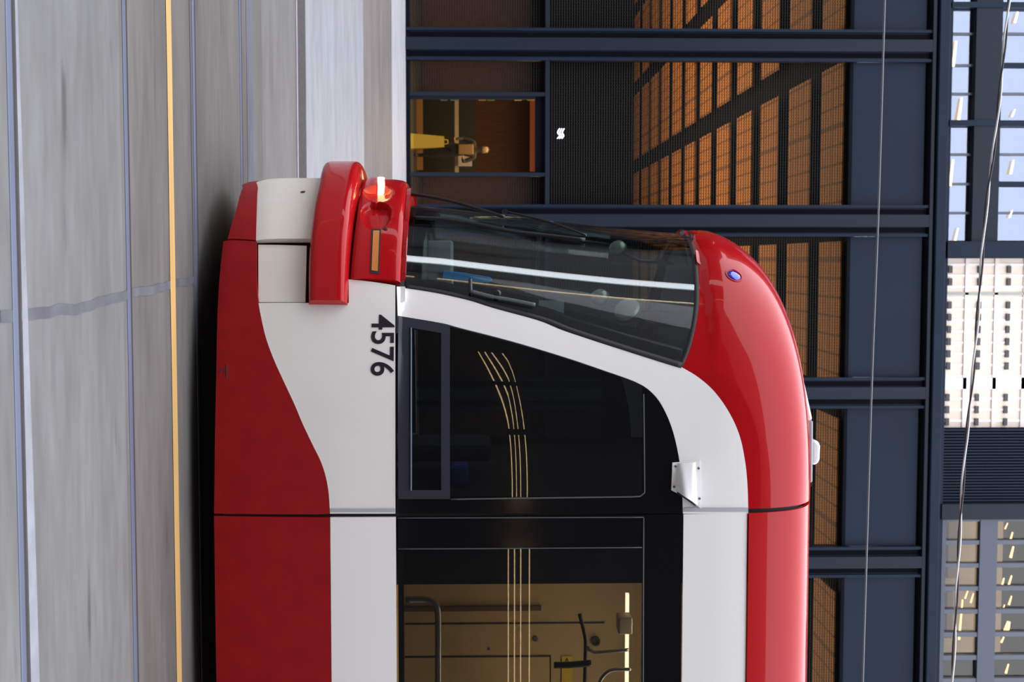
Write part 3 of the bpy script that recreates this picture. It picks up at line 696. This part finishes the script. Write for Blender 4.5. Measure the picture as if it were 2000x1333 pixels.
n.links.new(mu2.outputs[0], mx.inputs[0]); n.links.new(mx.outputs[2], p.inputs['Base Color']); p.inputs['Roughness'].default_value = .6
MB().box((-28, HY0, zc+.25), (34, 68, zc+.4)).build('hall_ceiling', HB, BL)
k0 = 0
for j in range(12):
    y0 = YB+.22 if j == 0 else 30.56+3.24*(j-1); y1 = 29.5 if j == 0 else y0+2.08
    for c in range(-6, 8):
        xx0 = -4.3+3.9*c; 
        if xx0 > 22 or xx0 < -24: continue
        MB().box((xx0, y0, zc), (xx0+3.2, y1, zc+.04)).build('timber_ceiling_panel', ORG, BL)
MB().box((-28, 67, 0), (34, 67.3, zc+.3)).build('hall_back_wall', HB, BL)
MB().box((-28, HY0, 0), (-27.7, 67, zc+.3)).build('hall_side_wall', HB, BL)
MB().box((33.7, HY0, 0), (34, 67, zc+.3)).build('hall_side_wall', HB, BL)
def area(name, loc, sx, sy, e, col, up=True, rot=None):
    l = bpy.data.lights.new(name, 'AREA'); l.shape = 'RECTANGLE'; l.size = sx; l.size_y = sy; l.energy = e; l.color = col
    o = bpy.data.objects.new(name, l); COL.objects.link(o); o.location = loc; o.rotation_euler = rot or ((math.pi, 0, 0) if up else (0, 0, 0)); return o
area('hall_fill_light', (2, 40, 3.2), 44, 24, 4200, (1, .74, .45))  # unseen area lights added to brighten the timber ceiling
area('hall_fill_light', (2, 59, 3.2), 44, 12, 500, (1, .74, .45))
# shop interior wall behind the lower panels
WD = mat('brown_wood_wall', (.16, .058, .028), .5, noise=.3, nscale=(6, 1, .4))
MB().box((-26, YB+7, 0), (30, YB+7.2, 3.12)).build('wood_wall', WD, BL)
MB().box((-26, YB+.3, 3.12), (30, YB+7.2, 3.2)).build('shop_ceiling', HB, BL)
area('shop_lamp', (-3, YB+3.6, 3.1), 24, 3, 260, (1, .72, .42), up=False)
pa = at(985, 215, YB+6.9)
for (x0, y0, x1, y1, m) in ((1035, 195, 1048, 335, mat('redwood', (.26, .05, .02), .5)), (812, 190, 826, 332, mat('honey_wood', (.45, .23, .07), .5)), (888, 185, 896, 340, mat('pale_post', (.55, .42, .25), .5))):
    a = at(x0, y0, YB+4); b = at(x1, y1, YB+4)
    MB().box((a[0], YB+4, a[2]), (b[0], YB+4.08, b[2])).build('interior_rail', m, BL)
a = at(826, 190, YB+5); b = at(930, 335, YB+5)
MB().box((a[0], YB+5, .15), (b[0], YB+5.1, b[2])).build('counter', mat('dark_counter', (.03, .03, .02), .5), BL)
a = at(895, 303, YB+3.9); b = at(922, 325, YB+3.9)
MB().box((a[0], YB+3.9, a[2]), (b[0], YB+3.93, b[2])).build('notice', mat('pinkish_notice', (.55, .47, .45), .5), BL)
# products on the shelf inside
for i, (v, c) in enumerate(((880, (.2, .3, .33)), (860, (.2, .3, .33)), (935, (.5, .4, .2)), (952, (.18, .34, .06)), (1005, (.5, .4, .42)), (1030, (.45, .27, .05)))):
    a = at(v, 186, YB+3.5); b = at(v+14, 196, YB+3.5)
    MB().box((a[0], YB+3.5, a[2]), (b[0], YB+3.6, b[2])).build('display_panel', mat('display_%d' % i, c, .5), BL)
# small looping lamp on the facade
lm = MB()
for k in range(3):
    c = at(1091+5*k, 262, YB-.2)
    lm.tube(catmull([at(1088+4.5*k, 271, YB-.2), at(1093+4*k, 265, YB-.2), at(1089+4.5*k, 259, YB-.2), at(1093+4.5*k, 251, YB-.2)], 12), .011, 8)
lm.build('neon_tube', mat('white_neon', (.9, .95, 1), .3, emit=(.85, .92, 1), es=1.3), BL, True)
# upper facade
zU0 = zF1+.02; YU = YB+.3; zU1 = zU0+7
YREF = 666
def ub(x0, y0, x1, y1, dep0, dep1, name, m, ztop=None, parent=BL):
    a = at(x0, y0, YU); b = at(x1, y1, YU); a[2] = at(x0, YREF, YU)[2]; b[2] = at(x1, YREF, YU)[2]
    return MB().box((a[0], YU+dep0, a[2]), (b[0], YU+dep1, ztop or b[2])).build(name, m, parent)
GU = glass('sky_reflecting_glass', (.5, .6, .8), .21, (.76, .85, 1), .03)
xL = -300
ub(1838, xL, 1848, 1700, .0, .3, 'sill_beam', NV); YREF = 130
for u0, u1 in ((-225, 9), (16, 236), (247, 470)):
    ub(1856, u0, 1908, u1, .18, .2, 'sky_window', GU); 
    ub(1905, u0-4, 1956, u1+4, -.02, .3, 'upper_spandrel', NVL)
for u0, u1 in ((-225, 9), (16, 121), (131, 236), (247, 354), (365, 470)):
    ub(1955, u0, 2060, u1, .18, .2, 'sky_window', GU)
for u in (10, 241):
    ub(1856, u-6, 2060, u+6, -.05, .3, 'mullion', NV)
for u in (64, 126, 182, 301, 359, 416, -50, -110, -170):
    w = 5 if u in (126, 359) else 2.5
    ub(1856, u-w, 1905, u+w, .12, .18, 'glazing_bar', mat('pale_bar', (.075, .09, .125), .4)) if w < 4 else ub(1856, u-2.5, 1905, u+2.5, .12, .18, 'glazing_bar', MATS['pale_bar'])
    ub(1956, u-w, 2060, u+w, .10, .18, 'glazing_bar', MATS['pale_bar'] if w < 4 else NV)
ub(1856, 472, 2060, 505, -.1, .3, 'mullion', NV)
# beige grid facade: a reflection in the glazing, modelled as a solid wall
YREF = 670
BEI = mat('reflected_beige_facade', (.80, .70, .60), .6, noise=.05); BEW = mat('white_facade_band', (.86, .88, .93), .5)
wall = ub(1850, 505, 2060, 838, .25, .35, 'beige_reflection', BEI)
ub(1850, 740, 2060, 762, .22, .25, 'white_band', BEW, parent=wall); ub(1850, 572, 2060, 577, .22, .25, 'grey_band', mat('grey_band', (.35, .38, .36), .5), parent=wall)
for u in range(515, 836, 22):
    ub(1850, u, 2060, u+4, .235, .25, 'pale_course', BEW, parent=wall)
for v0 in (1856, 1914, 1971):
    for u in list(range(520, 560, 24))+list(range(590, 720, 24))+list(range(772, 830, 24)):
        ub(v0+1, u, v0+8, u+14, .20, .25, 'reflected_window', mat('dark_opening', (.05, .05, .055), .5), parent=wall)
    ub(v0+34, 505, v0+41, 838, .22, .25, 'pinkish_pier', mat('pinkish_pier', (.84, .76, .74), .6), parent=wall)
# louvre wall
lw_ = MB(); a = at(1835, 840, YU); b = at(2060, 985, YU)
xx = a[0]
while xx < b[0]: lw_.box((xx, YU+.05, a[2]-.3), (xx+.035, YU+.14, b[2])); xx += .066
lw_.build('louvre_fins', NV, BL)
ub(1835, 838, 2060, 987, .14, .2, 'louvre_backing', NVD)
YREF = 1150
ub(1835, 985, 2060, 1014, -.05, .3, 'mullion', NVL)
GC = glass('clear_upper_glass', (.8, .76, .68), .035)
ub(1840, 1016, 2060, 1360, .12, .14, 'warm_window', GC)
for u in range(1016, 1400, 45):
    ub(1838, u-4, 2060, u+3, .02, .16, 'glazing_bar', MATS['pale_bar'])
ub(1912, 1014, 1946, 1362, 0, .16, 'window_pier', mat('grey_blue_pier', (.06, .075, .11), .5))
ub(1838, 1358, 2060, 1700, 0, .3, 'louvre_backing', NV)
ub(1838, 1014, 1846, 1362, 0, .16, 'window_pier', MATS['grey_blue_pier'])
ub(1840, 1010, 2080, 1365, 3.4, 3.5, 'room_back_wall', mat('room_beige', (.26, .19, .115), .6, noise=.3, nz=.8))
for (x0, y0, x1, y1) in ((1852, 1040, 1872, 1145), (1905, 1020, 1912, 1150), (1955, 1020, 1975, 1200), (1955, 1230, 1968, 1330)):
    ub(x0, y0, x1, y1, 3.2, 3.38, 'room_cabinet', mat('dark_wood_cabinet', (.05, .028, .015), .5))
aa = at(1840, 1010, YU); bb_ = at(2060, 1365, YU)
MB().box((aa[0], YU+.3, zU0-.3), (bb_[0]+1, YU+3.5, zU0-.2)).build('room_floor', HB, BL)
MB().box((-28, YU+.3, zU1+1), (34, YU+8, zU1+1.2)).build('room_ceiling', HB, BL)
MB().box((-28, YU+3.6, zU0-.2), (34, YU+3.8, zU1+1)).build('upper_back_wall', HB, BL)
area('upper_room_lamp', ((aa[0]+bb_[0])/2, YU+1.8, zU1+.8), 4, 1.5, 95, (1, .8, .55), up=False)
# little warm lamps seen in the upper windows
LMP = mat('warm_lamp_glow', (1, .8, .5), .3, emit=(1, .62, .28), es=3.2)
lamps = [(1862, 80, 1867, 130, 'l'), (1873, 191, 1878, 234, 'l'), (1856, 312, 1861, 363, 'l'), (1867, 446, 1870, 470, 'l'), (1983, 23, 1987, 44, 'l'), (1978, 214, 1981, 228, 'l'), (1975, 313, 1979, 340, 'l'), (1973, 411, 1976, 425, 'l'),
         (1875, 1172, 1878, 1250, 'r'), (1886, 1155, 1889, 1170, 'r'), (1897, 1160, 1900, 1178, 'r'), (1964, 1022, 1967, 1034, 'r'), (1973, 1040, 1977, 1060, 'r'), (1974, 1068, 1979, 1090, 'r'), (1956, 1130, 1960, 1152, 'r'),
         (1971, 1125, 1975, 1143, 'r'), (1971, 1165, 1975, 1182, 'r'), (1958, 1182, 1961, 1196, 'r'), (1962, 1215, 1973, 1235, 'r'), (1956, 1245, 1960, 1256, 'r'), (1965, 1298, 1969, 1316, 'r')]
for i, (x0, y0, x1, y1, k_) in enumerate(lamps):
    Yl = YU+(.10 if k_ == 'l' else 1.2); a = at(x0, y0, Yl); b = at(x1, y1, Yl)
    o = MB().tube([(a[0], Yl, (a[2]+b[2])/2+.03), (b[0], Yl, (a[2]+b[2])/2-.03)], [max(.02, (b[2]-a[2])/2)*.6, max(.02, (b[2]-a[2])/2)], 8).build('tube_lamp', LMP, BL, True)

# wet floor sign
sg = at(845, 277, YB+1.2)
zf = slope(YB)
FS = empty('wet_floor_sign', (sg[0], YB+1.2, zf))
tag(FS, 'yellow folding wet floor sign standing inside the glass door', 'sign')
YP = mat('yellow_plastic', (.95, .58, .03), .4)
for sgn, nm in ((-1, 'sign_board'), (1, 'sign_board')):
    b0 = .20; h_ = .78
    MB().add([(sg[0]-.17, YB+1.2+sgn*b0, zf), (sg[0]+.17, YB+1.2+sgn*b0, zf), (sg[0]+.12, YB+1.2+sgn*.02, zf+h_), (sg[0]-.12, YB+1.2+sgn*.02, zf+h_),
              (sg[0]-.17, YB+1.2+sgn*(b0-.03), zf), (sg[0]+.17, YB+1.2+sgn*(b0-.03), zf), (sg[0]+.12, YB+1.2+sgn*.0, zf+h_), (sg[0]-.12, YB+1.2+sgn*.0, zf+h_)],
             [(0, 1, 2, 3), (7, 6, 5, 4), (0, 4, 5, 1), (1, 5, 6, 2), (2, 6, 7, 3), (3, 7, 4, 0)]).build(nm, YP, FS)
MB().tube([(sg[0]-.05, YB+1.2, zf+.78), (sg[0]-.04, YB+1.2, zf+.86), (sg[0]+.04, YB+1.2, zf+.86), (sg[0]+.05, YB+1.2, zf+.78)], .014, 8).build('handle', YP, FS)
area('door_lamp', (sg[0]+.2, YB+2.2, 3.08), 1.5, 1.5, 60, (1, .76, .45), up=False)

# person inside the door
def person(px, py_head, Y, zfoot, H):
    c = at(930, px, Y); x = c[0]
    root = empty('person', (x, Y, zfoot))
    k = H/1.7
    J = {'hip': (0, 0, .92), 'chest': (0, -.02, 1.25), 'neck': (0, -.02, 1.43), 'head': (0, -.03, 1.50), 'crown': (0, -.03, 1.66),
         'ls': (-.18, 0, 1.38), 'le': (-.26, -.02, 1.10), 'lh': (-.22, -.20, .95), 'rs': (.18, 0, 1.38), 're': (.27, -.05, 1.12), 'rh': (.18, -.25, 1.12),
         'lk': (-.10, -.02, .50), 'la': (-.11, 0, .08), 'lt': (-.12, -.16, .03), 'rk': (.11, -.03, .50), 'ra': (.12, .02, .08), 'rt': (.13, -.14, .03), 'lhp': (-.09, 0, .88), 'rhp': (.09, 0, .88)}
    E_ = [('hip', 'chest'), ('chest', 'neck'), ('neck', 'head'), ('head', 'crown'), ('chest', 'ls'), ('ls', 'le'), ('le', 'lh'), ('chest', 'rs'), ('rs', 're'), ('re', 'rh'),
          ('hip', 'lhp'), ('lhp', 'lk'), ('lk', 'la'), ('la', 'lt'), ('hip', 'rhp'), ('rhp', 'rk'), ('rk', 'ra'), ('ra', 'rt')]
    rad = {'hip': .13, 'chest': .14, 'neck': .055, 'head': .085, 'crown': .075, 'ls': .065, 'rs': .065, 'le': .045, 're': .045, 'lh': .03, 'rh': .03, 'lk': .065, 'rk': .065, 'la': .04, 'ra': .04, 'lt': .035, 'rt': .035, 'lhp': .10, 'rhp': .10}
    names = list(J); me = bpy.data.meshes.new('body'); me.from_pydata([(J[q][0]*k+x, J[q][1]*k+Y, J[q][2]*k+zfoot) for q in names], [(names.index(a), names.index(b)) for a, b in E_], [])
    o = link('body', me, mat('skin_and_dark_clothes', (.05, .045, .04), .8), root)
    md = o.modifiers.new('skin', 'SKIN')
    for i, q in enumerate(names): me.skin_vertices[0].data[i].radius = (rad[q]*k, rad[q]*k)
    me.skin_vertices[0].data[0].use_root = True
    s2 = o.modifiers.new('sub', 'SUBSURF'); s2.levels = 1; s2.render_levels = 2
    sk = mat('skin', (.50, .30, .18), .6)
    MB().lathe([(.02, -.115), (.06, -.09), (.078, -.03), (.084, .03), (.07, .09), (.03, .12)], (x, Y-.035*k, zfoot+1.59*k), (0, -.1, 1), 20).build('face', sk, root, True)
    MB().lathe([(.088, .02), (.092, .06), (.075, .11), (.03, .135)], (x, Y-.02*k, zfoot+1.59*k), (0, .12, 1), 20).build('hair', mat('dark_hair', (.02, .012, .008), .8), root, True)
    MB().lathe([(.004, 0), (.014, .0), (.009, .03)], (x, Y-.115*k, zfoot+1.565*k), (0, 0, 1), 8).build('nose', sk, root, True)
    MB().box((x-.12, Y-.165, zfoot+1.06), (x+.12, Y-.12, zfoot+1.42)).build('apron', mat('tan_apron', (.45, .26, .10), .7), root, bevel=.03)
    for sgn in (-1, 1):
        hx, hy, hz = x+(.20 if sgn > 0 else -.22)*k, Y-(.26 if sgn > 0 else .21)*k, zfoot+(1.13 if sgn > 0 else .94)*k
        h = MB().box((hx-.035, hy-.03, hz-.015), (hx+.035, hy+.04, hz+.015)).build('hand', sk, root, bevel=.01)
        for q in range(4): MB().tube([(hx-.028+.018*q, hy-.03, hz), (hx-.03+.019*q, hy-.06, hz-.004), (hx-.03+.019*q, hy-.08-.008*(q in (1, 2)), hz-.02)], .008, 6).build('finger', sk, h, True)
        MB().tube([(hx-sgn*.035, hy+.01, hz), (hx-sgn*.06, hy-.015, hz-.005), (hx-sgn*.065, hy-.04, hz-.012)], .009, 6).build('thumb', sk, h, True)
    return root
tag(person(293, 0, YB+3.0, .16, 1.78), 'person in dark clothes and tan apron standing inside behind the glass door', 'person')

# overhead wires
def wire(name, pts, Y0, Y1, r, m, label, twist=False):
    P = []; n_ = 160
    ex = catmull(pts, n_)
    for i, (x, y) in enumerate(ex): P.append(at(x, y, Y0+(Y1-Y0)*i/(n_-1)))
    if not twist:
        o = MB().tube(P, r, 8).build(name, m, None, True); tag(o, label, 'wire'); return
    root = empty(name, P[0]); tag(root, label, 'wire')
    for ph, mm, nm in ((0, m, 'dark_strand'), (math.pi, mat('pale_strand', (.6, .62, .62), .3, .5), 'pale_strand')):
        Q = [p+np.array([0, math.cos(i*.32+ph)*r, math.sin(i*.32+ph)*r]) for i, p in enumerate(P)]
        MB().tube(Q, r*.9, 6).build(nm, mm, root, True)
WIRE = mat('wire_grey', (.16, .18, .2), .35, .7)
wire('overhead_wire', [(1737, -300), (1728, 0), (1716, 400), (1703, 740), (1692, 1100), (1685, 1333), (1675, 1650)], 12.2, 12.2, .010, WIRE, 'thin straight grey overhead wire crossing in front of the navy panels')
wire('overhead_cable', [(1998, -200), (1971, 0), (1946, 250), (1925, 420), (1903, 700), (1880, 950), (1860, 1333), (1850, 1550)], 13, 13, .011, BLKM, 'twisted black and silver overhead cable crossing the upper windows', True)

# ================================================================ THE SIDE OF THE STREET BEHIND THE CAMERA (seen only in reflections)
OP = empty('street_building', (0, -10, 0))
tag(OP, 'dark building across the street behind the camera seen only as reflections in the streetcar', 'building')
OD = mat('dark_stone', (.27, .26, .26), .7, noise=.2)
MB().box((-110, -16, 12), (60, -10, 20)).build('stone_wall', OD, OP)
MB().box((-110, -16, 0), (60, -10.05, 12)).build('shopfront_base', mat('dark_shopfront', (.012, .012, .014), .6), OP)
VE = empty('corner_building', (-113, -4, 0)); tag(VE, 'dark building at the end of the street on the near side, out of frame', 'building')
MB().box((-118, -30, 0), (-110, 2.6, 40)).build('stone_wall', MATS['dark_shopfront'], VE)
VF = empty('corner_building', (-113, 20, 0)); tag(VF, 'dark building at the end of the street on the far side, out of frame', 'building')
MB().box((-118, 12.2, 0), (-110, 60, 40)).build('stone_wall', MATS['dark_shopfront'], VF)
VG = empty('brick_block', (-60, 30, 0)); tag(VG, 'dark block next to the navy building, outside the left end of the view', 'building')
MB().box((-110, 27, 0), (-30, 40, 18)).build('stone_wall', MATS['dark_shopfront'], VG)
TB = mat('warm_tube', (1, .8, .5), .3, emit=(1, .62, .28), es=7)
for (z, x0, x1) in ((3.1, -12, 30), (3.3, -12, 30), (3.5, -12, 24), (3.78, -12, 30)):
    xx = x0
    while xx < x1:
        MB().tube([(xx, -9.7, z), (xx+5.2, -9.7, z)], .014, 6).build('tube_light', TB, OP, True); xx += 5.8
MB().tube([(-70, -9.6, 3.5), (-70, -9.6, 26)], .30, 12).build('light_column', mat('warm_light_column', (1, .8, .5), .3, emit=(1, .66, .32), es=2.6), OP, True)
MB().box((X0, -16, -.3), (XE, -6, .0)).build('sidewalk', SURFACE)['kind'] = 'structure'
